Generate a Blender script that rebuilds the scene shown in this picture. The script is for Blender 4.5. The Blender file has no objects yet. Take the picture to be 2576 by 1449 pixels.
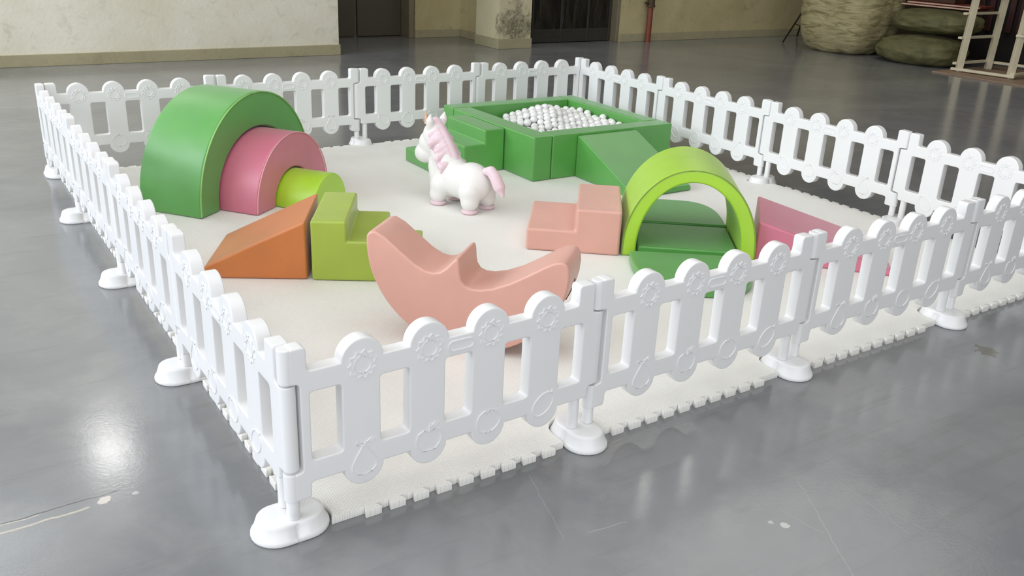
import bpy, bmesh, math, random
from mathutils import Vector, Matrix, noise
random.seed(7)
PI = math.pi
C = bpy.context.scene.collection
sc = bpy.context.scene
V = Vector

# ------------------------------------------------------------------ materials
def srgb(r, g, b):
    f = lambda c: (c / 255 / 12.92) if c / 255 <= .04045 else ((c / 255 + .055) / 1.055) ** 2.4
    return (f(r), f(g), f(b), 1)

class NT:
    def __init__(s, name):
        s.m = bpy.data.materials.new(name); s.m.use_nodes = True
        s.t = s.m.node_tree; s.n = s.t.nodes; s.b = s.n['Principled BSDF']
    def add(s, kind, **kw):
        n = s.n.new(kind)
        for k, v in kw.items():
            if k.startswith('i_'):
                n.inputs[k[2:].replace('_', ' ')].default_value = v
            else: setattr(n, k, v)
        return n
    def l(s, a, b): s.t.links.new(a, b)
    def math(s, op, a, b=None, clamp=False):
        n = s.n.new('ShaderNodeMath'); n.operation = op; n.use_clamp = clamp
        for i, x in enumerate((a, b)):
            if x is None: continue
            if isinstance(x, (int, float)): n.inputs[i].default_value = x
            else: s.l(x, n.inputs[i])
        return n.outputs[0]
    def coord(s): return s.add('ShaderNodeTexCoord').outputs['Object']
    def noise(s, scale, detail=4, rough=.55, vec=None, dist=0):
        n = s.add('ShaderNodeTexNoise'); n.inputs['Scale'].default_value = scale
        n.inputs['Detail'].default_value = detail; n.inputs['Roughness'].default_value = rough
        n.inputs['Distortion'].default_value = dist
        s.l(vec if vec is not None else s.coord(), n.inputs['Vector']); return n.outputs['Fac']
    def ramp(s, fac, *stops):
        r = s.add('ShaderNodeValToRGB'); e = r.color_ramp.elements
        while len(e) < len(stops): e.new(.5)
        for i, (p, c) in enumerate(stops): e[i].position = p; e[i].color = c
        s.l(fac, r.inputs[0]); return r.outputs[0]
    def mix(s, fac, a, b):
        n = s.add('ShaderNodeMix', data_type='RGBA')
        for i, x in ((0, fac), (6, a), (7, b)):
            if isinstance(x, (int, float)): n.inputs[i].default_value = x
            elif isinstance(x, tuple): n.inputs[i].default_value = x
            else: s.l(x, n.inputs[i])
        return n.outputs[2]
    def bump(s, h, strength, dist=.01):
        n = s.add('ShaderNodeBump'); n.inputs['Strength'].default_value = strength
        n.inputs['Distance'].default_value = dist
        s.l(h, n.inputs['Height']); s.l(n.outputs[0], s.b.inputs['Normal'])
    def base(s, c):
        if isinstance(c, tuple): s.b.inputs['Base Color'].default_value = c
        else: s.l(c, s.b.inputs['Base Color'])
    def rough(s, r):
        if isinstance(r, (int, float)): s.b.inputs['Roughness'].default_value = r
        else: s.l(r, s.b.inputs['Roughness'])

def simple(name, col, rough=.5, vary=.06, scale=6, bump=0, bscale=200, spec=.5, metallic=0):
    t = NT(name)
    f = t.noise(scale)
    d = tuple(c * (1 - vary) for c in col[:3]) + (1,); u = tuple(min(1, c * (1 + vary)) for c in col[:3]) + (1,)
    t.base(t.ramp(f, (.3, d), (.7, u))); t.rough(rough)
    t.b.inputs['Specular IOR Level'].default_value = spec
    t.b.inputs['Metallic'].default_value = metallic
    if bump: t.bump(t.noise(bscale, 2), bump, .002)
    return t.m

def vinyl(name, col, rough=.40, sheen=.24):            # soft-play leatherette: fine grain over broad puckers
    t = NT(name)
    f = t.noise(5, 3)
    d = tuple(c * .95 for c in col[:3]) + (1,); u = tuple(min(1, c * 1.05) for c in col[:3]) + (1,)
    t.base(t.ramp(f, (.3, d), (.7, u))); t.rough(rough)
    g = t.noise(520, 1); w = t.noise(4, 2)
    h = t.math('ADD', t.math('MULTIPLY', g, .15), t.math('MULTIPLY', w, 2.2))
    t.bump(h, .25, .006)
    t.b.inputs['Specular IOR Level'].default_value = 1.0
    t.b.inputs['Sheen Weight'].default_value = sheen; t.b.inputs['Sheen Roughness'].default_value = .45
    return t.m

M = {}
M['white'] = simple('white_plastic', (.825, .825, .83, 1), .34, .012, 3, .06, 90)
M['green'] = vinyl('green_vinyl', srgb(82, 157, 66))
M['green_pipe'] = vinyl('green_vinyl_piping', srgb(132, 190, 92))
M['pink'] = vinyl('rose_pink_vinyl', srgb(210, 114, 138))
M['pink_pipe'] = vinyl('pale_pink_piping', srgb(226, 160, 172))
M['lime'] = vinyl('lime_vinyl', srgb(168, 214, 38))
M['lime_dark'] = vinyl('olive_lime_vinyl', srgb(162, 185, 50))
M['lime_pipe'] = vinyl('olive_seam', srgb(120, 150, 30))
M['orange'] = vinyl('orange_vinyl', srgb(202, 114, 36))
M['salmon'] = vinyl('salmon_vinyl', srgb(216, 160, 144), .5, .25)
M['salmon_seam'] = vinyl('salmon_seam', srgb(214, 150, 132), .5)
M['seam_dark'] = simple('dark_zip_seam', srgb(110, 70, 55), .6)
M['unicorn'] = simple('white_rubber', (.80, .785, .765, 1), .45, .01, 4)
M['mane'] = simple('pale_pink_rubber', srgb(228, 204, 212), .5, .04, 30)
M['hoof'] = simple('pink_rubber_hoof', srgb(228, 202, 210), .5)
M['horn'] = simple('tan_rubber_horn', srgb(214, 166, 132), .5)
M['black'] = simple('black_metal', srgb(22, 21, 20), .45)
M['wood_white'] = simple('raw_pale_wood', srgb(214, 204, 176), .6, .07, 5)
M['board'] = simple('pinkish_plywood', srgb(150, 126, 106), .6, .1, 4)
M['red'] = simple('dull_red_board', srgb(120, 52, 40), .6, .15, 9)
M['maroon'] = simple('maroon_slat', srgb(58, 26, 20), .6, .2, 9)
M['red_edge'] = simple('pale_board_edge', srgb(196, 172, 150), .6, .2, 40)
M['brown'] = simple('brown_wood', srgb(70, 46, 28), .6, .2, 6)
M['dark'] = simple('shade_black', srgb(24, 20, 17), .8, .3, 8)  # near-black that paints the shade behind the rack slats
M['redpipe'] = simple('red_oxide_paint', srgb(128, 66, 48), .5, .12, 12)
M['rust'] = simple('rusty_iron', srgb(78, 60, 40), .7, .25, 30, .3, 60)
M['doorgrey'] = simple('dark_grey_door_paint', srgb(78, 74, 62), .5, .05, 2)
M['jamb'] = simple('grey_jamb', srgb(128, 118, 96), .6, .08, 6)

def ball_mat():
    t = NT('pearl_ball_plastic'); t.base((.80, .80, .80, 1)); t.rough(.16)
    t.b.inputs['Coat Weight'].default_value = .5; t.b.inputs['Coat Roughness'].default_value = .08
    f = t.add('ShaderNodeObjectInfo').outputs['Random']
    t.base(t.ramp(f, (0, (.80, .79, .765, 1)), (1, (.87, .87, .87, 1))))
    return t.m
M['ball'] = ball_mat()

def mat_foam():
    t = NT('cream_foam'); co = t.coord()
    f = t.noise(1.2, 3)
    cf = t.ramp(f, (.3, srgb(240, 238, 233)), (.7, srgb(246, 245, 241))); t.rough(.75)
    def br(rot):
        mp = t.add('ShaderNodeMapping'); mp.inputs['Rotation'].default_value = (0, 0, rot); t.l(co, mp.inputs[0])
        b = t.add('ShaderNodeTexBrick'); b.inputs['Scale'].default_value = 34; b.inputs['Mortar Size'].default_value = .06
        b.inputs['Mortar Smooth'].default_value = .6
        t.l(mp.outputs[0], b.inputs['Vector']); return b.outputs['Fac']
    h = t.math('ADD', br(0), br(PI / 2)); t.base(t.mix(t.math('MULTIPLY', h, .06), cf, srgb(214, 212, 205))); t.bump(h, .55, .0024)
    return t.m
M['foam'] = mat_foam()

def mat_wall(name, a, b, stain, amount=.5, lo=.55):
    t = NT(name); co = t.coord()
    n1 = t.noise(1.1, 6, .62, co, .3)
    c = t.mix(t.ramp(n1, (.35, (0, 0, 0, 1)), (.65, (1, 1, 1, 1))), a, b)
    n2 = t.noise(5.5, 7, .7, co, .8)
    c = t.mix(t.math('MULTIPLY', t.ramp(n2, (lo, (0, 0, 0, 1)), (lo + .17, (1, 1, 1, 1))), amount), c, stain)
    n3 = t.noise(16, 5, .7, co)
    c = t.mix(t.ramp(n3, (.68, (0, 0, 0, 1)), (.73, (.55, .55, .55, 1))), c, srgb(232, 228, 214))
    t.base(c); t.rough(.85); t.bump(t.noise(24, 6, .65, co), .35, .01)
    return t.m
M['plaster'] = mat_wall('old_cream_plaster', srgb(234, 229, 212), srgb(220, 213, 190), srgb(186, 180, 158), .5)
M['plaster_dim'] = mat_wall('ochre_plaster', srgb(200, 188, 146), srgb(182, 168, 124), srgb(146, 134, 98), .55)
M['skirt'] = mat_wall('painted_skirting', srgb(172, 164, 132), srgb(160, 152, 120), srgb(120, 112, 84), .4)

def mat_peel():                                       # column with a patch of grey-green mould and flaking paint
    t = NT('mouldy_plaster'); co = t.coord()
    sx = t.add('ShaderNodeSeparateXYZ'); t.l(co, sx.inputs[0])
    n = t.noise(6, 9, .72, co, 1.6); n2 = t.noise(26, 6, .75, co, .8)
    dz = t.math('MULTIPLY', t.math('ABSOLUTE', t.math('SUBTRACT', sx.outputs['Z'], .30)), 1.0)
    fx = t.math('MULTIPLY', t.math('ABSOLUTE', t.math('SUBTRACT', sx.outputs['X'], .02)), 1.0)
    side = t.math('LESS_THAN', sx.outputs['Y'], -.2)
    k = t.math('SUBTRACT', t.math('ADD', n, .07), t.math('ADD', dz, fx))
    k = t.math('MULTIPLY', t.ramp(k, (.16, (0, 0, 0, 1)), (.34, (.95, .95, .95, 1))), side)
    base = t.mix(t.noise(3, 5, .6, co), srgb(214, 206, 172), srgb(194, 186, 148))
    mould = t.mix(t.ramp(n2, (.42, (0, 0, 0, 1)), (.6, (1, 1, 1, 1))), srgb(104, 98, 76), srgb(176, 168, 140))
    t.base(t.mix(k, base, mould)); t.rough(.85); t.bump(n2, .4, .01)
    return t.m
M['peel'] = mat_peel()
M['umber'] = mat_wall('dark_umber_render', srgb(74, 64, 46), srgb(64, 56, 40), srgb(48, 42, 30), .4)

def seg_dist(t, sx, a, b, wob):
    # distance from a floor point to a segment, with a little wobble: paint cracks and scratches
    ax, ay = a; bx, by = b; L = math.hypot(bx - ax, by - ay); ux, uy = (bx - ax) / L, (by - ay) / L
    px = t.math('SUBTRACT', sx.outputs[0], ax); py = t.math('SUBTRACT', sx.outputs[1], ay)
    s = t.math('ADD', t.math('MULTIPLY', px, ux), t.math('MULTIPLY', py, uy))
    d = t.math('ADD', t.math('MULTIPLY', px, -uy), t.math('MULTIPLY', py, ux))
    d = t.math('ABSOLUTE', t.math('ADD', d, wob))
    o = t.math('MAXIMUM', t.math('SUBTRACT', t.math('ABSOLUTE', t.math('SUBTRACT', s, L / 2)), L / 2), 0)
    return t.math('ADD', d, o)

def mat_floor():
    t = NT('grey_epoxy_floor'); co = t.coord()
    sx = t.add('ShaderNodeSeparateXYZ'); t.l(co, sx.inputs[0])
    n1 = t.noise(.7, 5, .6, co, .6); n2 = t.noise(3.2, 6, .65, co, .4)
    c = t.mix(t.ramp(n1, (.35, (0, 0, 0, 1)), (.68, (1, 1, 1, 1))), srgb(120, 122, 125), srgb(142, 143, 144))
    c = t.mix(t.math('MULTIPLY', t.ramp(n2, (.5, (0, 0, 0, 1)), (.72, (1, 1, 1, 1))), .35), c, srgb(156, 155, 152))
    mp = t.add('ShaderNodeMapping'); mp.inputs['Scale'].default_value = (.5, 6, 1); mp.inputs['Rotation'].default_value = (0, 0, .5); t.l(co, mp.inputs[0])
    n3 = t.noise(3, 5, .7, mp.outputs[0])
    c = t.mix(t.math('MULTIPLY', t.ramp(n3, (.55, (0, 0, 0, 1)), (.75, (1, 1, 1, 1))), .3), c, srgb(102, 98, 88))
    wob = t.math('MULTIPLY', t.math('SUBTRACT', t.noise(14, 4, .6, co), .5), .02)
    def line(a, b, w, col, amt):
        nonlocal c
        k = t.math('MULTIPLY', t.math('SUBTRACT', 1, t.math('DIVIDE', seg_dist(t, sx, a, b, wob), w), True), amt)
        c = t.mix(k, c, col)
    FL = FLOOR_LINES
    for a, b, w, col, amt in FL: line(a, b, w, col, amt)
    # olive paint stain near the mat's right part
    for (x, y, r, sc_, am) in STAINS:
        dx = t.math('SUBTRACT', sx.outputs[0], x); dy = t.math('SUBTRACT', sx.outputs[1], y)
        dd = t.math('SQRT', t.math('ADD', t.math('MULTIPLY', dx, dx), t.math('MULTIPLY', dy, dy)))
        dd = t.math('ADD', dd, t.math('MULTIPLY', t.math('SUBTRACT', t.noise(26, 5, .65, co), .5), r * 3.2))
        c = t.mix(t.math('MULTIPLY', t.math('LESS_THAN', dd, r), am), c, sc_)
    t.base(c)
    rr = t.add('ShaderNodeMapRange'); rr.inputs['To Min'].default_value = .11; rr.inputs['To Max'].default_value = .20
    t.l(n2, rr.inputs[0]); t.rough(rr.outputs[0])
    t.b.inputs['Specular IOR Level'].default_value = .5
    hh = t.math('ADD', t.math('MULTIPLY', t.noise(85, 3, .6, co), .42), t.math('MULTIPLY', t.noise(5, 3, .5, co), 1.2))
    t.bump(hh, .12, .004)
    return t.m
FLOOR_LINES = [((-.66, .414), (-.35, .423), .0035, srgb(48, 46, 44), .8), ((-.67, .409), (-.56, .410), .003, srgb(206, 198, 186), .7), ((-.66, .372), (-.44, .377), .0055, srgb(206, 196, 176), .8),
               ((1.407, -.53), (1.18, -.90), .0020, srgb(172, 172, 170), .5), ((.707, -.094), (.616, -.391), .002, srgb(170, 170, 168), .45),
               ((.69, -.405), (.813, -.419), .002, srgb(190, 188, 182), .55), ((1.237, -.60), (1.262, -.737), .0018, srgb(168, 168, 166), .4),
               ((1.516, -.592), (1.472, -.869), .0018, srgb(166, 166, 162), .35), ((-.9, 6.4), (.25, 6.26), .012, srgb(180, 176, 166), .6),
               ((5.996, 6.405), (6.3, 4.12), .010, srgb(150, 142, 122), .4), ((6.656, 6.622), (5.57, 1.773), .008, srgb(150, 142, 122), .5)]
STAINS = [(2.849, -.285, .045, srgb(92, 84, 56), .6), (-.398, .394, .016, srgb(206, 198, 190), .8), (-.317, .387, .010, srgb(190, 188, 184), .6), (1.191, -.658, .012, srgb(196, 196, 192), .8), (1.17, -.63, .008, srgb(190, 190, 186), .7)]
M['floor'] = mat_floor()

def mat_bale():
    t = NT('woven_poly_sacking'); co = t.coord()
    mp = t.add('ShaderNodeMapping'); mp.inputs['Scale'].default_value = (2, 2, 9); t.l(co, mp.inputs[0])
    n = t.noise(1.6, 6, .65, mp.outputs[0], .8)
    t.base(t.ramp(n, (.3, srgb(112, 102, 68)), (.5, srgb(176, 164, 122)), (.75, srgb(196, 186, 146)))); t.rough(.7)
    t.bump(n, .7, .05); return t.m
M['bale'] = mat_bale()
def mat_sack():
    t = NT('olive_sacking'); co = t.coord(); n = t.noise(3, 6, .65, co, 1.0)
    t.base(t.ramp(n, (.3, srgb(78, 78, 46)), (.7, srgb(118, 112, 74)))); t.rough(.75); t.bump(n, .6, .04); return t.m
M['sack'] = mat_sack()
def mat_darkglass():
    t = NT('dark_plastic_glazing'); co = t.coord()
    mp = t.add('ShaderNodeMapping'); mp.inputs['Scale'].default_value = (6, 1, 1.4); t.l(co, mp.inputs[0])
    n = t.noise(1.4, 4, .6, mp.outputs[0], 1.4)
    t.base(t.ramp(n, (.35, srgb(16, 14, 10)), (.75, srgb(52, 48, 40)))); t.rough(.3); t.bump(n, .5, .05); return t.m
M['glazing'] = mat_darkglass()
M['doorframe'] = simple('dark_door_frame', srgb(58, 56, 50), .4, .08, 6)

# ------------------------------------------------------------------ object helpers
def finish(me, mat, smooth=40):
    me.materials.clear(); me.materials.append(mat)
    if smooth:
        me.polygons.foreach_set('use_smooth', [True] * len(me.polygons))
        me.set_sharp_from_angle(angle=math.radians(smooth))
    me.update()
def obj(name, bm, mat, parent=None, smooth=40, wn=False):
    me = bpy.data.meshes.new(name)
    bmesh.ops.recalc_face_normals(bm, faces=bm.faces)
    bm.to_mesh(me); bm.free(); finish(me, mat, smooth)
    o = bpy.data.objects.new(name, me); C.objects.link(o)
    if parent: o.parent = parent
    if wn:
        m = o.modifiers.new('wn', 'WEIGHTED_NORMAL'); m.keep_sharp = True
    return o
def tag(o, label, cat, group=None, kind=None):
    o['label'] = label; o['category'] = cat
    if group: o['group'] = group
    if kind: o['kind'] = kind
    return o
def thing(name, label, cat, loc=(0, 0, 0), rz=0, group=None):
    o = bpy.data.objects.new(name, None); C.objects.link(o); o.empty_display_size = .1
    o.location = loc; o.rotation_euler = (0, 0, rz); return tag(o, label, cat, group)
def copy_tree(o, parent=None):
    c = o.copy(); C.objects.link(c)
    if parent: c.parent = parent
    for ch in list(o.children): copy_tree(ch, c)
    return c
def box(bm, x0, x1, y0, y1, z0, z1, bev=0, seg=2):
    r = bmesh.ops.create_cube(bm, size=1)
    for v in r['verts']:
        v.co = V(((x0 + x1) / 2 + v.co.x * (x1 - x0), (y0 + y1) / 2 + v.co.y * (y1 - y0), (z0 + z1) / 2 + v.co.z * (z1 - z0)))
    if bev:
        es = {e for v in r['verts'] for e in v.link_edges}
        bmesh.ops.bevel(bm, geom=list(es), offset=bev, segments=seg, profile=.5, affect='EDGES')
    return r['verts']
def bar(bm, a, b, w, d=None, bev=.003):
    a, b = V(a), V(b); L = (b - a).length; d = d or w
    n0 = len(bm.verts); tmp = bmesh.new(); box(tmp, -w / 2, w / 2, -d / 2, d / 2, 0, L, bev, 1)
    q = (b - a).to_track_quat('Z', 'Y').to_matrix().to_4x4(); q.translation = a
    tmp.transform(q); me = bpy.data.meshes.new('t'); tmp.to_mesh(me); tmp.free(); bm.from_mesh(me); bpy.data.meshes.remove(me)
def cyl(bm, a, b, r, r2=None, seg=20, bev=0):
    a, b = V(a), V(b); L = (b - a).length
    tmp = bmesh.new(); bmesh.ops.create_cone(tmp, cap_ends=True, segments=seg, radius1=r, radius2=r if r2 is None else r2, depth=L)
    if bev:
        es = [e for e in tmp.edges if e.is_manifold and e.calc_face_angle() > .9]
        bmesh.ops.bevel(tmp, geom=es, offset=bev, segments=2, profile=.5, affect='EDGES')
    q = (b - a).to_track_quat('Z', 'Y').to_matrix().to_4x4(); q.translation = (a + b) / 2
    tmp.transform(q); me = bpy.data.meshes.new('t'); tmp.to_mesh(me); tmp.free(); bm.from_mesh(me); bpy.data.meshes.remove(me)
def tube(bm, pts, r, closed=False, seg=6):
    pts = [V(p) for p in pts]; n = len(pts); rings = []
    for i, p in enumerate(pts):
        a = pts[(i - 1) % n] if (closed or i) else p; b = pts[(i + 1) % n] if (closed or i < n - 1) else p
        d = (b - a).normalized(); up = V((0, 0, 1)) if abs(d.z) < .95 else V((1, 0, 0))
        if abs(d.y) < .05 and abs(d.z) >= .001: up = V((0, 1, 0))
        s = d.cross(up).normalized(); u = s.cross(d)
        rings.append([bm.verts.new(p + r * (math.cos(2 * PI * k / seg) * s + math.sin(2 * PI * k / seg) * u)) for k in range(seg)])
    for i in range(n if closed else n - 1):
        A, B = rings[i], rings[(i + 1) % n]
        for k in range(seg): bm.faces.new((A[k], A[(k + 1) % seg], B[(k + 1) % seg], B[k]))
    if not closed:
        bm.faces.new(rings[0][::-1]); bm.faces.new(rings[-1])
def prism(poly, d0, d1, bev=.012, seg=3, ang=.5):
    # polygon in (x, z) swept along y from d0 to d1, edges rounded
    bm = bmesh.new()
    f = [bm.verts.new((x, d0, z)) for x, z in poly]; b = [bm.verts.new((x, d1, z)) for x, z in poly]
    bm.faces.new(f); bm.faces.new(b[::-1])
    n = len(poly)
    for i in range(n): bm.faces.new((f[i], b[i], b[(i + 1) % n], f[(i + 1) % n]))
    bmesh.ops.recalc_face_normals(bm, faces=bm.faces)
    if bev:
        es = [e for e in bm.edges if e.calc_face_angle() > ang]
        bmesh.ops.bevel(bm, geom=es, offset=bev, segments=seg, profile=.5, affect='EDGES', clamp_overlap=True)
    return bm
def loft(bm, rings, cap=True):
    R = [[bm.verts.new(p) for p in r] for r in rings]; n = len(R[0])
    for A, B in zip(R, R[1:]):
        for k in range(n): bm.faces.new((A[k], A[(k + 1) % n], B[(k + 1) % n], B[k]))
    if cap: bm.faces.new(R[0][::-1]); bm.faces.new(R[-1])
def structure(name, bm, mat, smooth=0, parent=None, **k):
    o = obj(name, bm, mat, parent, smooth, **k)
    if not parent: o['kind'] = 'structure'
    return o

ZM = .025                                   # top of the foam mat
ZO = ZM + .0006                             # what stands on it

# ------------------------------------------------------------------ camera (solved from the fence square: 4 x 4 panels of 1 m)
f_px, cx, cy, cz, yaw, pitch, roll = 2263.5212, -.6626, -1.9531, 1.5365, .97, -.3836, .0469
fw = V((math.cos(pitch) * math.cos(yaw), math.cos(pitch) * math.sin(yaw), math.sin(pitch)))
rt = V((math.sin(yaw), -math.cos(yaw), 0)); up = rt.cross(fw)
r2 = rt * math.cos(roll) + up * math.sin(roll); u2 = -rt * math.sin(roll) + up * math.cos(roll)
cd = bpy.data.cameras.new('camera'); cam = bpy.data.objects.new('camera', cd); C.objects.link(cam)
mw = Matrix((r2, u2, -fw)).transposed().to_4x4(); mw.translation = V((cx, cy, cz)); cam.matrix_world = mw
cd.sensor_width = 36; cd.lens = f_px / 2576 * 36; cd.clip_start = .05; cd.clip_end = 200
sc.camera = cam

# ------------------------------------------------------------------ setting
bm = bmesh.new(); box(bm, -9, 14, -8, 11, -.1, 0); structure('floor', bm, M['floor'])
def wall(name, x0, x1, y0, y1, mat, z1=6.6):
    bm = bmesh.new(); box(bm, x0, x1, y0, y1, 0, z1); o = structure(name, bm, mat)
    return o
wall('wall_back', -9, 3.75, 8.38, 10.2, M['plaster'])
wall('wall_recess', 5.44, 6.18, 9.65, 10.2, M['plaster_dim'])
wall('wall_recess_rear', 3.75, 5.44, 9.99, 10.2, M['plaster_dim'])
wall('wall_pier', 6.18, 6.75, 8.9, 10.2, M['plaster_dim'])
bm = bmesh.new(); box(bm, -.255, .255, -.29, .29, 0, 6.6); o = structure('wall_column', bm, M['peel']); o.location = (6.225, 8.6, 0)
wall('wall_back_right', 8.23, 13.2, 8.53, 10.2, M['plaster_dim'])
wall('wall_right', 13.0, 13.2, -8, 8.53, M['umber'])
wall('wall_front', 3.2, 13.2, -8.2, -8.0, M['plaster_dim'], 6.6)
bm = bmesh.new(); box(bm, -9, 13.2, -8.2, 10.2, 6.6, 6.8); structure('ceiling', bm, M['umber'])
wall('wall_behind_glazing', 6.75, 8.23, 8.8, 9.0, M['doorframe'])
# painted skirting, standing 12 mm proud
def skirt(name, *segs):
    bm = bmesh.new()
    for x0, x1, y0, y1, h in segs: box(bm, x0, x1, y0, y1, 0, h, .004, 1)
    structure(name, bm, M['skirt'])
skirt('baseboard_back', (-9, 3.765, 8.362, 8.379, .12), (3.7505, 3.765, 8.379, 9.94, .12))
skirt('baseboard_recess', (5.44, 6.165, 9.632, 9.649, .105), (6.163, 6.179, 8.91, 9.632, .105))
skirt('baseboard_column', (5.955, 6.495, 8.294, 8.309, .13), (5.955, 5.969, 8.309, 8.89, .13), (6.481, 6.495, 8.309, 8.65, .13))
skirt('baseboard_back_right', (8.22, 13.0, 8.512, 8.529, .118))
# first pair of dark sliding doors, deep in the recess
bm = bmesh.new(); box(bm, 3.77, 4.66, 9.93, 9.98, .012, 2.4, .004, 1); d1 = structure('door_1', bm, M['doorgrey'])
bm = bmesh.new(); box(bm, 4.68, 5.34, 9.90, 9.95, .012, 2.4, .004, 1); d2 = structure('door_2', bm, M['doorgrey'])
bm = bmesh.new(); box(bm, 5.35, 5.43, 9.66, 9.985, 0, 2.5, .004, 1); structure('trim_1', bm, M['jamb'])
# dark glazed door between the column and the right-hand wall
d3 = bpy.data.objects.new('door_3', None); C.objects.link(d3); d3.location = (6.5, 8.68, 0); d3['kind'] = 'structure'
bm = bmesh.new(); box(bm, .0, 1.66, .02, .05, .02, 2.3); obj('glass_panel', bm, M['glazing'], d3, 0)
bm = bmesh.new()
for x in (.02, .27, .76, 1.24, 1.64): box(bm, x - .013, x + .013, 0, .03, .01, 2.3, .003, 1)
for z in (.03, .17): box(bm, 0, 1.66, .004, .028, z - .02, z + .02, .003, 1)
box(bm, .0, 1.66, .006, .02, .03, .16)
obj('door_frame', bm, M['doorframe'], d3, 0)
bm = bmesh.new(); box(bm, 8.175, 8.222, 8.56, 8.76, 0, 2.5, .004, 1); structure('trim_2', bm, M['jamb'])

# red standpipe on the right-hand wall
t = thing('water_pipe', 'rust-red vertical pipe with corroded collar fixed before the ochre wall', 'pipe', (8.68, 8.42, 0))
bm = bmesh.new(); cyl(bm, (0, 0, 0), (0, 0, .5), .042, seg=20); obj('lower_pipe', bm, M['redpipe'], t)
bm = bmesh.new(); cyl(bm, (0, 0, .5), (0, 0, .53), .065, seg=20); cyl(bm, (0, 0, .53), (0, 0, .62), .055); cyl(bm, (0, 0, .62), (0, 0, .65), .065)
cyl(bm, (0, 0, .65), (0, 0, 3.5), .045); cyl(bm, (-.05, 0, .56), (-.12, -.01, .56), .018, seg=12); obj('collar', bm, M['rust'], t)

# ------------------------------------------------------------------ fence
J = [(0.0004, -0.0143), (0.9926, -0.002), (1.9958, 0.003), (3.003, -0.0102), (4.0047, -0.0088), (4.017, 0.9945), (4.0035, 1.9956), (3.9832, 2.9981),
     (3.9937, 3.9958), (2.9952, 3.9871), (1.9959, 3.9958), (0.9969, 4.0063), (-0.0073, 4.0043), (-0.0052, 3.0021), (-0.0006, 2.0013), (-0.0037, 0.9981)]
TH = .044; PK = [.199 + .1995 * i for i in range(4)]; BEV = .0045
def arc(cx_, cz_, r, a0, a1, n=16): return [(cx_ + r * math.cos(a0 + (a1 - a0) * i / n), cz_ + r * math.sin(a0 + (a1 - a0) * i / n)) for i in range(n + 1)]
def rounded(poly, r, n=4):
    # round every corner sharper than ~25 degrees by radius r
    out = []; m = len(poly)
    for i in range(m):
        p, a, b = V(poly[i]), V(poly[i - 1]), V(poly[(i + 1) % m])
        d1_, d2_ = (a - p), (b - p); l1, l2 = d1_.length, d2_.length
        if l1 < 1e-6 or l2 < 1e-6: continue
        ang = d1_.angle(d2_)
        if ang > PI - .5: out.append(tuple(p)); continue
        k = min(r, l1 * .45, l2 * .45); q0 = p + d1_ / l1 * k; q1 = p + d2_ / l2 * k
        for j in range(n + 1):
            s = j / n; out.append(tuple((1 - s) ** 2 * q0 + 2 * s * (1 - s) * p + s * s * q1))
    return out
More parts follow.
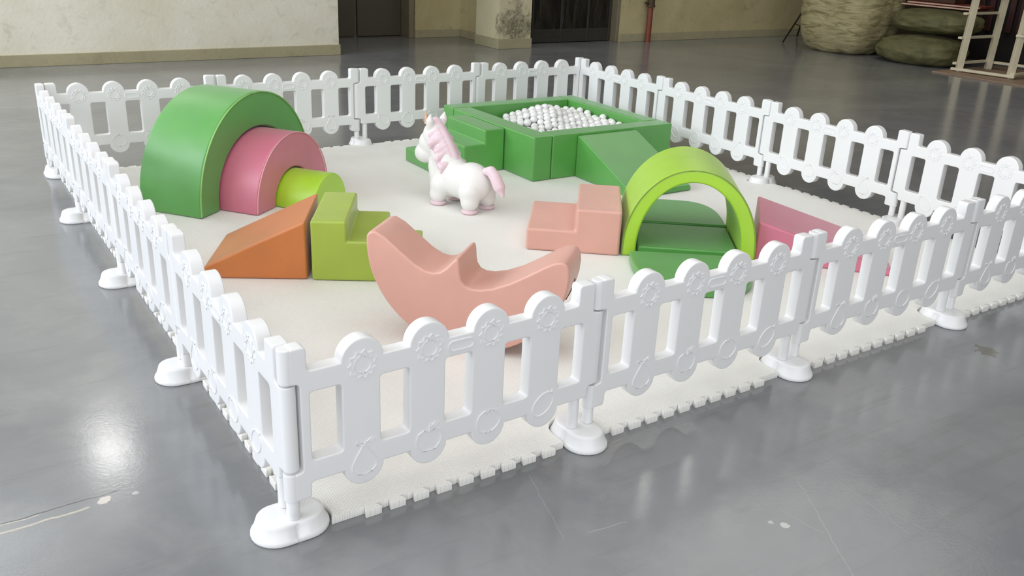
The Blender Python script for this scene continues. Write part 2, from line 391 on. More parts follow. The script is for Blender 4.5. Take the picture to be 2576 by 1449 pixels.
def panel_body_mesh():
    o = [(0, .455), (0, .555), (.047, .555), (.047, .4875)]
    for c in PK: o += [(c - .061, .4875)] + arc(c, .485, .061, PI - .06, .06, 16) + [(c + .061, .4875)]
    o += [(.912, .4875), (.912, .552), (.972, .552), (.972, .453), (1.0, .453), (1.0, .203), (.972, .203), (.972, .163)]
    for c in PK[::-1]: o += [(c + .058, .163)] + arc(c, .165, .058, -.05, -PI + .05, 16) + [(c - .058, .163)]
    o += [(.047, .163), (.047, .115), (0, .115), (0, .198), (.026, .198), (.026, .455)]
    outer = rounded(o, .012, 3)
    holes = []
    xs = [(.052, .139)] + [(PK[i] + .0505, PK[i + 1] - .0605 + .0) for i in range(3)] + [(.8495, .936)]
    for a, b in xs: holes.append(rounded([(a, .227), (b, .227), (b, .4265), (a, .4265)], .012, 3))
    cu = bpy.data.curves.new('c', 'CURVE'); cu.dimensions = '2D'; cu.fill_mode = 'BOTH'
    cu.extrude = TH / 2 - BEV; cu.bevel_depth = BEV; cu.bevel_resolution = 2; cu.offset = -BEV
    for poly in [outer] + holes:
        s = cu.splines.new('POLY'); s.points.add(len(poly) - 1); s.use_cyclic_u = True
        for p, q in zip(s.points, poly): p.co = (q[0], q[1], 0, 1)
    ob = bpy.data.objects.new('c', cu); C.objects.link(ob)
    dg = bpy.context.evaluated_depsgraph_get(); me = bpy.data.meshes.new_from_object(ob.evaluated_get(dg))
    bpy.data.objects.remove(ob); bpy.data.curves.remove(cu)
    bm = bmesh.new(); bm.from_mesh(me); bpy.data.meshes.remove(me)
    bm.transform(Matrix.Rotation(PI / 2, 4, 'X'))
    bmesh.ops.remove_doubles(bm, verts=bm.verts, dist=1e-5)
    # hinge knuckles (vertical barrels)
    cyl(bm, (0, 0, .4565), (0, 0, .5535), .022, seg=24, bev=.004)
    cyl(bm, (0, 0, .113), (0, 0, .1965), .022, seg=24, bev=.004)
    cyl(bm, (1.0, 0, .2045), (1.0, 0, .4515), .0215, seg=24, bev=.004)
    # raised line motifs on both faces
    for s in (-1, 1):
        y = s * (TH / 2 - .0002)
        P3 = lambda pts: [(x, y, z) for x, z in pts]
        rr = .0031
        for c in PK:
            tube(bm, P3(arc(c, .4705, .0245, 0, 2 * PI, 24)[:-1]), rr, True)
            tube(bm, P3([(c + (.041 if i % 2 else .032) * math.cos(PI * i / 11), .4705 + (.041 if i % 2 else .032) * math.sin(PI * i / 11)) for i in range(22)]), rr, True)
        pc = (PK[1] + PK[2]) / 2
        tube(bm, P3(arc(pc + .026, .458, .0145, -PI / 2, PI / 2, 8) + arc(pc - .026, .458, .0145, PI / 2, 3 * PI / 2, 8)), rr, True)
        c = PK[0]
        tube(bm, P3([(c + a, b) for a, b in [(0, .138), (.022, .143), (.036, .158), (.036, .174), (.027, .194), (.015, .214), (.006, .227), (-.005, .227), (-.013, .213), (-.025, .194), (-.036, .172), (-.036, .157), (-.022, .143)]]), rr, True)
        tube(bm, P3([(c, .227), (c + .006, .241)]), rr); tube(bm, P3([(c + .006, .237), (c + .02, .246), (c + .03, .243), (c + .02, .234)]), rr, True)
        tube(bm, P3([(c - .004, .236), (c - .02, .243), (c - .024, .236), (c - .012, .231)]), rr, True)
        c = PK[1]
        tube(bm, P3([(c + a, b) for a, b in [(0, .151), (.02, .151), (.036, .168), (.041, .19), (.034, .209), (.018, .217), (0, .211), (-.018, .217), (-.034, .209), (-.041, .19), (-.036, .168), (-.02, .151)]]), rr, True)
        tube(bm, P3([(c, .211), (c + .003, .235)]), rr); tube(bm, P3([(c + .004, .224), (c + .018, .236), (c + .03, .234), (c + .018, .224)]), rr, True)
        c = PK[2]
        tube(bm, P3([(c + .041 * math.cos(a) * (1 + .05 * math.cos(3 * a)), .186 + .037 * math.sin(a)) for a in [2 * PI * i / 24 for i in range(24)]]), rr, True)
        tube(bm, P3([(c - .018, .219), (c - .006, .214), (c, .224), (c + .006, .214), (c + .018, .219)]), rr)
        c = PK[3]
        ca, sa = math.cos(.75), math.sin(.75)
        tube(bm, P3([(c + ca * .045 * math.cos(a) - sa * .031 * math.sin(a), .187 + sa * .045 * math.cos(a) + ca * .031 * math.sin(a)) for a in [2 * PI * i / 26 for i in range(26)]]), rr, True)
        tube(bm, P3([(c + .03, .218), (c + .034, .232)]), rr)
    return bm
proto = thing('picket_fence', '', 'fence panel')
obj('panel_body', panel_body_mesh(), M['white'], proto, 35, True)
for x, z1 in ((0, .113), (.937, .164)):
    bm = bmesh.new(); cyl(bm, (x, 0, .0565), (x, 0, z1), .0178, seg=20, bev=.002); obj('peg', bm, M['white'], proto, 40)
W = 'white picket fence panel '
PL = ['joining the nearest corner post, in front of the salmon rocker',
      'in front of the green pads under the lime tunnel',
      "in front of the rose-pink ramp's low end",
      'cut by the photo edge, last of the front run',
      'cut by the photo edge, beyond the end of the front run',
      'in the side run behind the rose-pink ramp and lime tunnel',
      "in the side run beside the green pit slide's high end",
      'behind the ball pit, descending from the farthest corner post',
      'behind the ball pit, ending at the farthest corner post',
      "in the back run between the unicorn's head and the ball pit",
      'in the back run behind the crown of the big green arch',
      "behind the big green arch's shoulder, at the back corner",
      'farthest from the camera in the steeply foreshortened run',
      'in the steeply foreshortened run beside the green arch',
      "in the steeply foreshortened run beside the orange ramp tip",
      'in the steeply foreshortened run ending at the nearest corner']
angs = []
for i in range(16):
    a, b = V(J[i]), V(J[(i + 1) % 16]); d = b - a; angs.append(math.atan2(d.y, d.x))
    o = proto if i == 0 else copy_tree(proto)
    o.location = (a.x, a.y, 0); o.rotation_euler = (0, 0, angs[i]); o.scale = (d.length, 1, 1)
    tag(o, W + PL[i], 'fence panel', 'white picket fence panels')
def stad(a, b, z, groove=0, n=14):
    # stadium outline, long axis local y
    pts = []
    for k in range(n + 1): t = PI * k / n; pts.append((b * math.cos(t), a - b + b * math.sin(t)))
    for y in (.006, .004, -.004, -.006): pts.append((-b + (groove if abs(y) < .005 else 0), y))
    for k in range(n + 1): t = PI + PI * k / n; pts.append((b * math.cos(t), -(a - b) + b * math.sin(t)))
    for y in (-.006, -.004, .004, .006): pts.append((b - (groove if abs(y) < .005 else 0), y))
    return [(x, y, z) for x, y in pts]
bm = bmesh.new(); A_, B_ = .107, .073
loft(bm, [stad(A_ - .004, B_ - .004, .0005), stad(A_ - .0008, B_ - .0008, .003, .003), stad(A_, B_, .007, .003), stad(A_ - .0005, B_ - .0005, .013, .003), stad(A_ - .004, B_ - .004, .0185, .003), stad(A_ - .0065, B_ - .0065, .021, .003),
          stad(A_ - .015, B_ - .015, .046, .003), stad(A_ - .0165, B_ - .0165, .051), stad(A_ - .0185, B_ - .0185, .0538), stad(A_ - .022, B_ - .022, .0555), stad(A_ - .030, B_ - .030, .056)])
foot0 = obj('fence_stand', bm, M['white'], None, 50)
F_ = 'white oval plastic fence foot '
FL_ = ['under the nearest corner post', 'under the first front-run joint, before the salmon rocker', 'under the middle front-run joint, before the lime tunnel',
       'under the third front-run joint, before the rose-pink ramp', 'under the fence corner beyond the photo edge', 'under the side-run joint just past the rose-pink ramp',
       'under the side-run joint behind the lime tunnel', 'hidden behind the ball pit slide wall', 'hidden behind the far ball pit corner', 'hidden behind the ball pit steps',
       'under the back-run joint between green arch and unicorn', 'hidden behind the big green arch', 'at the far end of the steep side run',
       'second from the far end of the steep side run', 'halfway along the steep run, beside the orange ramp', 'next behind the nearest corner foot, steep side run']
foot_xy = []
for i in range(16):
    o = foot0 if i == 0 else foot0.copy()
    if i: C.objects.link(o)
    pa = angs[i - 1]; c = V(J[i]) - .0315 * V((math.cos(pa), math.sin(pa)))
    o.location = (c.x, c.y, 0); o.rotation_euler = (0, 0, pa); foot_xy.append((c.x, c.y, pa))
    tag(o, F_ + FL_[i], 'fence foot', 'white fence feet')

# ------------------------------------------------------------------ foam mat with jigsaw edge
def mat_outline():
    x0, x1, y0, y1 = .045, 4.02, -.024, 3.935; P = .0748
    cor = [(x0, y0), (x1, y0), (x1, y1), (x0, y1)]; out = []
    for e in range(4):
        a, b = V(cor[e]), V(cor[(e + 1) % 4]); d = (b - a).normalized(); nrm = V((d.y, -d.x)); L = (b - a).length
        feet = []
        for i in range(16):
            if i % 4 == 0: continue
            q = V(foot_xy[i][:2]) - a
            if abs(q.dot(nrm)) < .2 and 0 < q.dot(d) < L: feet.append((q.dot(d), q.dot(nrm)))
        feet.sort(); CUT = .125
        pt = lambda s, o: tuple(a + d * s + nrm * o)
        # corner notch for the corner foot
        q = V(J[4 * e]) - a; cs, co, r_ = q.dot(d) + .034, q.dot(nrm) - .0315, .079
        p0, p1 = (-PI / 2 if cs > 0 else -math.acos(max(-1, min(1, -cs / r_)))), math.asin(max(-1, min(1, -co / r_)))
        if cs > 0: out.append(pt(0, co - r_))
        out += [pt(cs + r_ * math.cos(p0 + (p1 - p0) * j / 14), co + r_ * math.sin(p0 + (p1 - p0) * j / 14)) for j in range(15)]
        s = CUT + .01; ev = []
        k = 0
        while s + P < L - CUT:
            hit = next((f for f in feet if f[0] - .09 < s + P and s < f[0] + .09), None)
            if hit:
                fs, fo = hit; b_ = .077; aa = .111
                out.append(pt(fs - b_, 0))
                for j in range(13):
                    t = PI * j / 12; out.append(pt(fs - b_ * math.cos(t), fo - (aa - b_) - b_ * math.sin(t)))
                out.append(pt(fs + b_, 0)); s = fs + .095
                feet.remove(hit); continue
            m = s + P / 2
            out += [pt(m - .016, 0), pt(m - .022, .009), pt(m - .024, .021), pt(m + .024, .021), pt(m + .022, .009), pt(m + .016, 0)]
            s += P
    return out
cu = bpy.data.curves.new('m', 'CURVE'); cu.dimensions = '2D'; cu.fill_mode = 'BOTH'; cu.extrude = ZM / 2 - .002; cu.bevel_depth = .002; cu.bevel_resolution = 1; cu.offset = -.002
poly = mat_outline(); s_ = cu.splines.new('POLY'); s_.points.add(len(poly) - 1); s_.use_cyclic_u = True
for p, q in zip(s_.points, poly): p.co = (q[0], q[1], 0, 1)
ob = bpy.data.objects.new('m', cu); C.objects.link(ob)
me = bpy.data.meshes.new_from_object(ob.evaluated_get(bpy.context.evaluated_depsgraph_get())); bpy.data.objects.remove(ob)
me.name = 'foam_mat'; me.transform(Matrix.Translation((0, 0, ZM / 2))); finish(me, M['foam'], 30)
o = bpy.data.objects.new('foam_mat', me); C.objects.link(o)
tag(o, 'cream woven-texture foam play mat with jigsaw edges covering the fenced floor', 'play mat')

# ------------------------------------------------------------------ soft play pieces
def soft(name, poly, depth, A, ang, mat, label, cat, bev=.014, group=None):
    o = obj(name, prism(poly, 0, depth, bev), mat, None, 30, True)
    o.location = (A[0], A[1], ZO); o.rotation_euler = (0, 0, ang)
    return tag(o, label, cat, group)
def arch_poly(R, H, r, h, leg=.0, n=40):
    out = [(0, 0)] + [(R - R * math.cos(PI * k / n), leg + (H - leg) * math.sin(PI * k / n)) for k in range(n + 1)] + [(2 * R, 0)]
    if r:
        w = R - r
        out += [(2 * R - w, 0)] + [(R + r * math.cos(PI * k / n), leg + (h - leg) * math.sin(PI * k / n)) for k in range(n + 1)] + [(w, 0)]
    res = []
    for p in out:
        if not res or (V(p) - V(res[-1])).length > 1e-4: res.append(p)
    return res
def rim(R, H, leg, n=40, ins=.004):
    return [(ins, .01)] + [(R - (R - ins) * math.cos(PI * k / n), leg + (H - ins - leg) * math.sin(PI * k / n)) for k in range(n + 1)] + [(2 * R - ins, .01)]
# rainbow of three nested arches
TH_R = .655; e_ = V((math.cos(TH_R), math.sin(TH_R))); n_ = V((-e_.y, e_.x))
o = soft('arch_block', arch_poly(.545, .588, .379, .392, .043), .39, (.5205, 2.6913), TH_R, M['green'], 'big green foam arch, outermost of the nested rainbow', 'foam arch', .014)
bm = bmesh.new(); tube(bm, [(x, -.001, z) for x, z in rim(.545, .588, .043)], .0042); obj('piping', bm, M['green_pipe'], o, 60)['label'] = 'pale green piping'
pA = V((.806, 2.630)) - .011 * e_
o = soft('arch_block', arch_poly(.370, .383, .187, .186, .012), .40, pA, TH_R, M['pink'], 'rose-pink foam arch nested between the green arch and the lime half-round', 'foam arch', .012)
bm = bmesh.new(); tube(bm, [(x, -.001, z) for x, z in rim(.372, .384, .012)], .0032); obj('piping', bm, M['pink_pipe'], o, 60)['label'] = 'pale pink piping'
lC = pA + .370 * e_ - .235 * n_; lA = lC - .181 * e_
soft('half_round_block', arch_poly(.181, .178, 0, 0), .42, lA, TH_R, M['lime'], 'small lime half-round foam block, innermost of the nested rainbow', 'foam block', .012)

# orange ramp + lime steps
AO = math.radians(-29.3)
eo = V((math.cos(AO), math.sin(AO))); no = V((-eo.y, eo.x))
fr = V((.690, 1.639)); Lw = .452
soft('ramp_block', [(0, 0), (Lw, 0), (Lw, .274), (0, .052)], .455, fr - Lw * eo, AO, M['orange'], 'orange foam ramp rising to meet the olive-lime steps', 'foam ramp', .013)
soft('step_block', [(0, 0), (.475, 0), (.475, .095), (.316, .095), (.316, .187), (.158, .187), (.158, .278), (0, .278)], .47, (.7045, 1.6215), math.radians(-30.3), M['lime_dark'],
     'olive-lime foam steps with three treads against the orange ramp', 'foam steps', .012)

# salmon steps + tunnel + pads + pink ramp
AS = math.radians(-38.6)
es = V((math.cos(AS), math.sin(AS)))
soft('step_block', [(0, 0), (.467, 0), (.467, .228), (.243, .228), (.243, .114), (0, .114)], .50, (1.798, 1.534), AS, M['salmon'], 'salmon foam steps with two treads beside the lime tunnel', 'foam steps', .014)
AT = -.66; tA = V((2.180, 1.248)); et = V((math.cos(AT), math.sin(AT))); nt = V((-et.y, et.x))
o = soft('tunnel_arch', arch_poly(.33, .458, .258, .392, .05), .52, tA, AT, M['lime'], 'lime foam tunnel arch standing over the green pads', 'foam arch', .012)
bm = bmesh.new(); tube(bm, [(x, -.0005, z) for x, z in rim(.33, .458, .05)], .0034); obj('piping', bm, M['lime_pipe'], o, 60)['label'] = 'dark olive piping'
o = soft('pad_block', [(.083, 0), (.577, 0), (.577, .05), (.083, .05)], .402, tA + .018 * nt, AT, M['green'], 'rectangular green foam pad lying inside the lime tunnel', 'foam pad', .010)
def half_moon(a, b, p=3.0, n=40):
    bm = bmesh.new(); pts = []
    for k in range(n + 1):
        t = PI * k / n; c_, s_ = math.cos(t), math.sin(t)
        pts.append((a * math.copysign(abs(c_) ** (2 / p), c_), b * abs(s_) ** (2 / p)))
    lo = [bm.verts.new((x, y, 0)) for x, y in pts]; hi = [bm.verts.new((x, y, .05)) for x, y in pts]
    bm.faces.new(lo[::-1]); bm.faces.new(hi)
    m = len(pts)
    for i in range(m): bm.faces.new((lo[i], lo[(i + 1) % m], hi[(i + 1) % m], hi[i]))
    bmesh.ops.recalc_face_normals(bm, faces=bm.faces)
    bmesh.ops.bevel(bm, geom=[e for e in bm.edges if e.calc_face_angle() > .7], offset=.010, segments=3, profile=.5, affect='EDGES')
    return bm
for sgn, yy, lab in ((-1, -.045, 'rounded green foam pad in front of the lime tunnel'), (1, .455, 'rounded green foam pad behind the lime tunnel, seen through it')):
    o = obj('pad_block', half_moon(.288 if sgn < 0 else .25, .452), M['green'], None, 30, True)
    q = tA + (.325 if sgn < 0 else .333) * et + yy * nt
    o.location = (q.x, q.y, ZO); o.rotation_euler = (0, 0, AT + (PI if sgn < 0 else 0) + (.035 if sgn < 0 else 0)); tag(o, lab, 'foam pad')
soft('ramp_block', [(0, 0), (.66, 0), (.66, .03), (0, .207)], .488, (2.742, .885), math.radians(-47), M['pink'], 'rose-pink foam ramp sloping away from the lime tunnel', 'foam ramp', .013)

# salmon rocker
Rr, rD, rA = .397, .217, -.851
rC = V((.938, .687))
inner = [(-.33, .427), (-.26, .366), (-.198, .317), (-.16, .300), (-.128, .296), (-.10, .304), (-.078, .323), (-.060, .345), (-.048, .362), (-.038, .369), (-.029, .364), (-.025, .35), (-.025, .315), (-.021, .283), (-.008, .263), (.018, .255), (.05, .255), (.099, .267), (.166, .295), (.241, .345), (.30, .388), (.33, .404)]
tips_l = [(-.397, .39), (-.396, .415), (-.386, .430), (-.36, .436)]; tips_r = [(.357, .410), (.375, .403), (.386, .388), (.390, .36)]
ph = [math.asin(-.995) + (math.asin(.985) - math.asin(-.995)) * k / 40 for k in range(41)]
prof = [(Rr * math.sin(t), Rr - Rr * math.cos(t)) for t in ph][1:-1] + tips_r[::-1] + inner[::-1] + tips_l[::-1]
def smooth_poly(p, it=1):
    for _ in range(it):
        p = [tuple(V(p[i]) * .5 + (V(p[i - 1]) + V(p[(i + 1) % len(p)])) * .25) for i in range(len(p))]
    return p
prof = smooth_poly(prof)
mn = min(z for _, z in prof); prof = [(x, z - mn) for x, z in prof]
bmr = bmesh.new()
fv = [bmr.verts.new((x, 0, z)) for x, z in prof]; bv = [bmr.verts.new((x, rD, z)) for x, z in prof]
bmr.faces.new(fv); bmr.faces.new(bv[::-1]); m_ = len(prof)
for i in range(m_): bmr.faces.new((fv[i], bv[i], bv[(i + 1) % m_], fv[(i + 1) % m_]))
bmesh.ops.recalc_face_normals(bmr, faces=bmr.faces)
bmesh.ops.bevel(bmr, geom=[e for e in bmr.edges if (abs(e.verts[0].co.y - e.verts[1].co.y) < 1e-6)], offset=.010, segments=3, profile=.5, affect='EDGES', clamp_overlap=True)
rk = obj('rocker', bmr, M['salmon'], None, 60, True); rk.location = (rC.x, rC.y, ZO); rk.rotation_euler = (0, 0, rA)
tag(rk, 'salmon crescent foam rocker with a raised grip hump', 'foam rocker')
bm = bmesh.new(); seg_ = [p for p in prof if p[0] > .345 and p[1] < .34]
tube(bm, [(x, rD * .55, z) for x, z in seg_ if x > .3], .004); obj('zip_seam', bm, M['seam_dark'], rk, 60)['label'] = 'dark zip seam'

# ball pit: four foam bars in a pinwheel
x0, x1, y0, y1, wt, hp = 2.557, 3.725, 2.575, 3.735, .145, .285
def pbar(xa, xb, ya, yb, lab, mat=M['green']):
    bm = bmesh.new(); g = .0025
    box(bm, -(xb - xa) / 2 + g, (xb - xa) / 2 - g, -(yb - ya) / 2 + g, (yb - ya) / 2 - g, 0, hp, .010, 3)
    o = obj('ball_pit_bolster', bm, mat, None, 30, True); o.location = ((xa + xb) / 2, (ya + yb) / 2, ZO)
    tag(o, lab, 'ball pit wall', 'green ball pit walls')
pbar(x0, x0 + wt, y0, y1 - wt, 'green foam ball pit wall that the green steps lean against')
pbar(x0 + wt, x1, y0, y0 + wt, 'green foam ball pit wall that the green slide leans against')
pbar(x1 - wt, x1, y0 + wt, y1, 'green foam ball pit wall nearest the long side fence run')
pbar(x0, x1 - wt, y1 - wt, y1, 'green foam ball pit wall nearest the back fence run')
soft('step_block', [(0, 0), (.475, 0), (.475, .278), (.322, .278), (.322, .187), (.168, .187), (.168, .094), (0, .094)], .488, (2.078, 2.907), 0, M['green'], 'green foam steps with three treads climbing to the ball pit', 'foam steps', .012)
# slide: local x runs away from the pit
sl = soft('slide_block', [(0, 0), (.575, 0), (.585, .012), (.575, .032), (.03, .270), (0, .270)], .482, (2.895, 2.5725), -PI / 2, M['green'], 'green foam slide wedge leaning on the ball pit wall', 'foam slide', .012)

# balls
bx0, bx1, by0, by1 = x0 + wt + .004, x1 - wt - .004, y0 + wt + .004, y1 - wt - .004
rb = .0265
def heap(x, y):
    return (.168 - .06 * max(0, min(1, (2.98 - x) / .25))) + .05 * max(0, min(1, (x - 3.3) / .25)) + .100 * math.exp(-(((x - 3.2) / .23) ** 2 + ((y - 3.36) / .23) ** 2)) + .02 * noise.noise(V((x * 4, y * 4, .3)))
sites = []
row = 0; y = by0 + rb
while y <= by1 - rb:
    x = bx0 + rb + (rb if row % 2 else 0)
    while x <= bx1 - rb:
        jx, jy = random.uniform(-.002, .002), random.uniform(-.002, .002)
        sites.append((min(max(x + jx, bx0 + rb), bx1 - rb), min(max(y + jy, by0 + rb), by1 - rb))); x += rb * 2 + .0012
    y += rb * 1.74; row += 1
bmb = bmesh.new(); bmesh.ops.create_uvsphere(bmb, u_segments=24, v_segments=14, radius=rb)
bme = bpy.data.meshes.new('ball'); bmb.to_mesh(bme); bmb.free(); finish(bme, M['ball'], 180)
camp = V((cx, cy, cz))
def seen(p):
    d = p - camp
    k = (y0 + wt - camp.y) / d.y; q = camp + d * k
    if q.x > x0 + wt and q.z < hp + ZM - .004 and k < 1: return False
    k = (x0 + wt - camp.x) / d.x; q = camp + d * k
    if q.y > y0 + wt and q.z < hp + ZM - .004 and k < 1: return False
    return True
top, hid = [], []
for (x, y) in sites:
    z = ZM + heap(x, y) + random.uniform(-.013, .013)
    p = V((x, y, z))
    (top if seen(p + V((0, 0, rb * .9))) else hid).append(p)
top.sort(key=lambda p: (p - camp).length); hid += top[300:]; top = top[:300]
for p in top:
    o = bpy.data.objects.new('ball', bme); C.objects.link(o); o.location = p
    tag(o, 'pearly white plastic ball in the green square ball pit', 'ball', 'white balls in the ball pit')
bm = bmesh.new(); bms = bmesh.new(); bmesh.ops.create_icosphere(bms, subdivisions=2, radius=rb * .92); tm = bpy.data.meshes.new('t'); bms.to_mesh(tm); bms.free()
def put(p):
    tm.transform(Matrix.Translation(p)); bm.from_mesh(tm); tm.transform(Matrix.Translation(-p))
for p in hid: put(p)
for p in top + hid:
    z = p.z - rb * 2.06
    while z > ZM + rb: put(V((p.x, p.y, z))); z -= rb * 2.0
o = obj('pit_balls', bm, M['ball'], None, 180); o['kind'] = 'stuff'; o['category'] = 'balls'; o['label'] = 'white plastic balls filling the depth of the green ball pit'

# ------------------------------------------------------------------ unicorn
def blob_mesh(name, balls, caps, voxel, smooth_it, mat, parent):
    bm = bmesh.new()
    for c_, r_ in balls:
        m4 = Matrix.Translation(c_) @ Matrix.Diagonal((*r_, 1)) if len(r_) == 3 else Matrix.Translation(c_) @ Matrix.Rotation(r_[3], 4, 'Y') @ Matrix.Diagonal((*r_[:3], 1))
        bmesh.ops.create_uvsphere(bm, u_segments=28, v_segments=18, radius=1, matrix=m4)
    for a, b, ra, rb_ in caps:
        cyl(bm, a, b, ra, rb_, 24)
        for c_, r_ in ((a, ra), (b, rb_)): bmesh.ops.create_uvsphere(bm, u_segments=24, v_segments=14, radius=r_, matrix=Matrix.Translation(c_))
    me = bpy.data.meshes.new(name); bm.to_mesh(me); bm.free()
    ob = bpy.data.objects.new(name, me); C.objects.link(ob)
    rm = ob.modifiers.new('r', 'REMESH'); rm.mode = 'VOXEL'; rm.voxel_size = voxel
    sm = ob.modifiers.new('s', 'SMOOTH'); sm.factor = .5; sm.iterations = smooth_it
    me2 = bpy.data.meshes.new_from_object(ob.evaluated_get(bpy.context.evaluated_depsgraph_get()))
    bpy.data.objects.remove(ob); me2.name = name; finish(me2, mat, 0)
    me2.polygons.foreach_set('use_smooth', [True] * len(me2.polygons))
    o = bpy.data.objects.new(name, me2); C.objects.link(o); o.parent = parent; return o
un = thing('toy_unicorn', 'white rubber ride-on toy unicorn with pink mane and tail', 'toy unicorn', (1.892, 2.318, ZO), math.atan2(.96, -.28))
LEG = [(.122, .072), (.122, -.072), (-.122, .072), (-.122, -.072)]
balls = [((-.07, 0, .155), (.122, .100, .112)), ((.085, 0, .155), (.125, .098, .118)), ((0, 0, .148), (.16, .098, .104)),
         ((.222, 0, .372), (.078, .068, .082)), ((.290, 0, .262), (.082, .064, .064, .30)), ((.258, 0, .32), (.078, .064, .078))]
caps = [((.10, 0, .19), (.20, 0, .36), .092, .064), ((.15, 0, .15), (.175, 0, .2), .085, .075)]
for x, y in LEG: caps.append(((x * .90, y * .78, .115), (x, y, .064), .070, .052)); caps.append(((x, y, .064), (x, y, .046), .052, .042))
for s in (-1, 1):
    caps.append(((.222, s * .046, .425), (.214, s * .054, .462), .022, .023)); caps.append(((.214, s * .054, .462), (.208, s * .057, .502), .023, .005))
blob_mesh('body', balls, caps, .0055, 9, M['unicorn'], un)
for x, y in LEG:
    bm = bmesh.new(); loft(bm, [[(x + r * math.cos(2 * PI * k / 28), y + r * math.sin(2 * PI * k / 28), z) for k in range(28)] for r, z in ((.038, 0), (.0445, .004), (.0465, .011), (.0455, .018), (.042, .022))])
    obj('hoof', bm, M['hoof'], un, 60)['label'] = 'pale pink hoof'
mb = []; mc = []
def crest(t): return V((.232 - .205 * t + .05 * t * t, 0, .455 - .20 * t))
for k in range(12): mc.append((crest(k / 12) + V((-.012, 0, -.006)), crest((k + 1) / 12) + V((-.012, 0, -.006)), .030, .030))
for k in range(2, 11):                                # tapering locks falling on both cheeks of the neck
    t_ = k / 10; c_ = crest(t_)
    for sg in (1, -1):
        a_ = c_ + V((-.004, sg * .022, -.008)); w_ = (.062 + .016 * math.sin(k * 2.1) + .012 * t_)
        b_ = c_ + V((.018 + .010 * math.sin(k * 1.7), sg * w_, -.030 - .018 * (k % 2)))
        e2 = b_ + V((-.004, sg * .010, -.032))
        mc.append((a_, b_, .027, .021)); mc.append((b_, e2, .020, .005))
blob_mesh('mane', mb, mc, .0042, 8, M['mane'], un)
tl = [(-.172, .0, .238), (-.205, -.004, .244), (-.235, -.008, .215), (-.262, -.012, .165), (-.288, -.014, .118)]
rad = [.022, .030, .033, .034, .012]
blob_mesh('tail', [], [(tl[i], tl[i + 1], rad[i], rad[i + 1]) for i in range(4)], .0045, 5, M['mane'], un)
bm = bmesh.new()
rings = []
for k in range(15):
    s = k / 14; r = .017 * (1 - s) + .002 + .0018 * math.sin(s * 30)
    rings.append([(.288 + .018 * s + r * math.cos(2 * PI * j / 16), r * math.sin(2 * PI * j / 16), .428 + .075 * s) for j in range(16)])
loft(bm, rings); obj('horn', bm, M['horn'], un, 60)['label'] = 'tan ridged horn'

# ------------------------------------------------------------------ storage at the far right
def sack(name, c, r, mat, label, p=2.6, seed=0, amp=.06, rz=0, cat='sack', flat=.0):
    bm = bmesh.new(); bmesh.ops.create_icosphere(bm, subdivisions=5, radius=1)
    for v in bm.verts:
        d = v.co.normalized(); q = (abs(d.x) ** p + abs(d.y) ** p + abs(d.z) ** p) ** (-1 / p)
        n = noise.fractal(d * 2.2 + V((seed, seed * 1.7, 0)), 1.0, 2.1, 4)
        v.co = V((d.x * r[0], d.y * r[1], d.z * r[2])) * q * (1 + amp * n)
    mz = min(v.co.z for v in bm.verts)
    for v in bm.verts: v.co.z = max(v.co.z, mz + flat) - mz - flat
    o = obj(name, bm, mat, None, 180); o.location = c; o.rotation_euler = (0, 0, rz); return tag(o, label, cat)
sack('woven_bale', (11.14, 6.78, 0), (.60, .60, .85), M['bale'], 'tall round bale wrapped in cream woven sacking', 4.0, 1, .05, 0, 'bale', .06)
sack('bulk_sack', (11.16, 5.56, 0), (.48, .58, .20), M['sack'], 'olive bulk sack lying on the floor, lower of the two', 2.5, 5, .07, .15, 'sack', .03)
sack('bulk_sack', (11.40, 5.56, .40), (.44, .60, .165), M['sack'], 'dark olive bulk sack lying on top of another sack', 2.4, 9, .07, .1, 'sack', .03)
for k, (zz, lab) in enumerate(((.705, 'dull red board with pale edge lying on the upper sack, lower of two'), (.735, 'dull red board lying on another board above the sacks'))):
    t = thing('stacked_board', lab, 'board', (11.62 + .05 * k, 5.66 - .06 * k, zz + .02), .1)
    bm = bmesh.new(); box(bm, -.20, .24, -.52, .52, 0, .027, .003, 1); obj('panel', bm, M['red'], t, 0)
    bm = bmesh.new()
    box(bm, -.206, -.2005, -.51, .51, .005, .022)
    obj('edge_strip', bm, M['red_edge'], t, 0)
bm = bmesh.new(); box(bm, -.14, .14, -.3, .3, 0, .22, .004, 1); o = obj('storage_box', bm, M['brown'], None, 0); o.location = (11.72, 5.78, .785); tag(o, 'brown box sitting on the red boards above the sacks', 'box')
# tripod stand
t = thing('light_stand', 'black tripod stand in front of the ochre wall beside the bale', 'tripod stand', (11.62, 7.98, 0))
bm = bmesh.new(); cyl(bm, (0, 0, .16), (0, 0, 2.1), .018, seg=12); obj('pole', bm, M['black'], t)
bm = bmesh.new(); cyl(bm, (0, 0, .50), (0, 0, .60), .034, seg=12); cyl(bm, (.03, -.03, .55), (.09, -.09, .53), .013, seg=8); obj('hub', bm, M['black'], t)
for dx, dy in ((-.70, -.20), (.36, -.60), (.30, .36)):
    bm = bmesh.new(); bar(bm, (dx * .03, dy * .03, .56), (dx, dy, .012), .024, .016); obj('leg', bm, M['black'], t, 0)
    bm = bmesh.new(); bar(bm, (dx * .03, dy * .03, .20), (dx * .5, dy * .5, .275), .014, .01); obj('brace', bm, M['black'], t, 0)
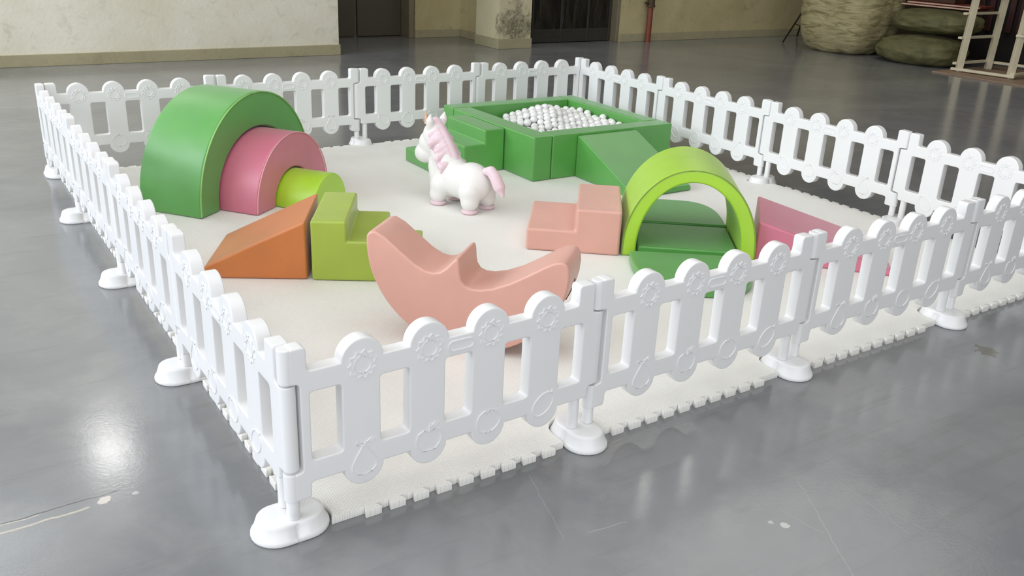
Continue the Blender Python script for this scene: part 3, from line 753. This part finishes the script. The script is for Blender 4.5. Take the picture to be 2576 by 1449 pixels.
# plywood sheet and wooden frame rack
bm = bmesh.new(); box(bm, 0, 1.5, -1.6, 0, .0, .014, .002, 1); o = obj('plywood_sheet', bm, M['board'], None, 0); o.location = (10.48, 4.92, .0005); o.rotation_euler = (0, 0, .02)
bm2 = bmesh.new()
tag(o, 'thin brown plywood sheet on the floor under the pale wooden frame', 'plywood sheet')
t = thing('wooden_rack', 'pale bare-wood open frame rack standing on the plywood sheet', 'frame rack', (10.82, 4.76, .0155))
def fbar(name, a, b, w, d): bm = bmesh.new(); bar(bm, a, b, w, d); obj(name, bm, M['wood_white'], t, 0)
for (x, y) in ((0, 0), (.68, 0), (.10, -.63), (.78, -.63), (.18, -1.2)): fbar('leg', (x, y, 0), (x + .03, y - .02, 1.5), .072, .072)
for z in (.17, .42, .72, 1.0): fbar('side_rail', (-.06, .045, z if z > .2 else .1), (.76, .045, z if z > .2 else .1), .055, .03)
fbar('front_rail', (-.045, .08, .03), (.075, -.70, .03), .055, .032)
fbar('front_rail', (-.05, .06, 1.02), (.075, -.70, 1.02), .055, .032)
fbar('rear_rail', (.73, .06, .09), (.85, -.7, .09), .055, .032)
for z in (.06, .52): fbar('end_rail', (.05, -.675, z), (.90, -.675, z), .055, .03)
fbar('front_rail', (.075, -.60, .52), (.15, -1.25, .52), .05, .03)
# storage rack behind it; its black body stands in for deep shade
t = thing('storage_rack', 'shaded storage rack with dull red slats behind the pale wooden frame', 'rack', (12.3, 4.2, 0))
bm = bmesh.new(); box(bm, .12, .65, -1.6, 2.0, .0, 1.3, .01, 1); obj('shade_backing', bm, M['dark'], t, 0)
for k in range(10):
    bm = bmesh.new(); box(bm, .07, .12, .25 + k * .15, .25 + k * .15 + .085, .42, .98, .01, 1); obj('slat', bm, M['maroon'], t, 0)
bm = bmesh.new(); box(bm, .02, .12, .2, 1.95, 1.02, 1.08, .004, 1); obj('shelf_edge', bm, M['board'], t, 0)

# ------------------------------------------------------------------ light
w = bpy.data.worlds.new('world'); sc.world = w; w.use_nodes = True
bg = w.node_tree.nodes['Background']; bg.inputs[0].default_value = (.80, .86, 1.0, 1); bg.inputs[1].default_value = .33
def area(name, loc, target, sx, sy, power, col, shape='RECTANGLE'):
    l = bpy.data.lights.new(name, 'AREA'); l.shape = shape; l.size = sx; l.size_y = sy; l.energy = power; l.color = col
    o = bpy.data.objects.new(name, l); C.objects.link(o); o.location = loc
    o.rotation_euler = (V(target) - V(loc)).to_track_quat('-Z', 'Y').to_euler(); return o
area('clerestory_daylight', (-7.0, 4.0, 3.6), (2, 3.4, .3), 10.0, 4.0, 650, (.86, .93, 1.0))
area('front_fill', (-2.5, -7.9, 3.3), (-.5, 1.5, .8), 11.0, 6.0, 440, (.95, .975, 1.0))  # added fill from the unseen front side, lifts the front-facing surfaces
area('overhead_light', (-.5, -.3, 6.5), (-.5, -.3, 0), 10.0, 7.6, 360, (1.0, .99, .97))  # added overhead fill, no roof opening built; sized to even out the light
area('overhead_light', (8.6, 4.1, 6.5), (8.6, 4.1, 0), 4.8, 3.0, 80, (1.0, .985, .95))
area('back_window_daylight', (-2.2, 8.32, 4.7), (-.6, 3.5, .6), 8.5, 2.4, 260, (.90, .95, 1.0))
area('tube_lamp', (7.27, 6.12, 6.0), (7.27, 6.12, 0), .35, 1.3, 14, (1, .97, .92))
area('tube_lamp', (8.19, 6.01, 6.0), (8.19, 6.01, 0), .35, 1.3, 14, (1, .97, .92))
area('bay_lamp', (.545, 7.45, 4.0), (.545, 7.45, 0), .42, .42, 17, (1, .98, .95), 'DISK')

sc.view_settings.view_transform = 'Standard'; sc.view_settings.look = 'None'; sc.view_settings.gamma = 1
sc.view_settings.exposure = 0.10; sc.view_settings.use_curve_mapping = False
sc.cycles.use_denoising = True
sc.cycles.max_bounces = 8; sc.cycles.diffuse_bounces = 4; sc.cycles.glossy_bounces = 4
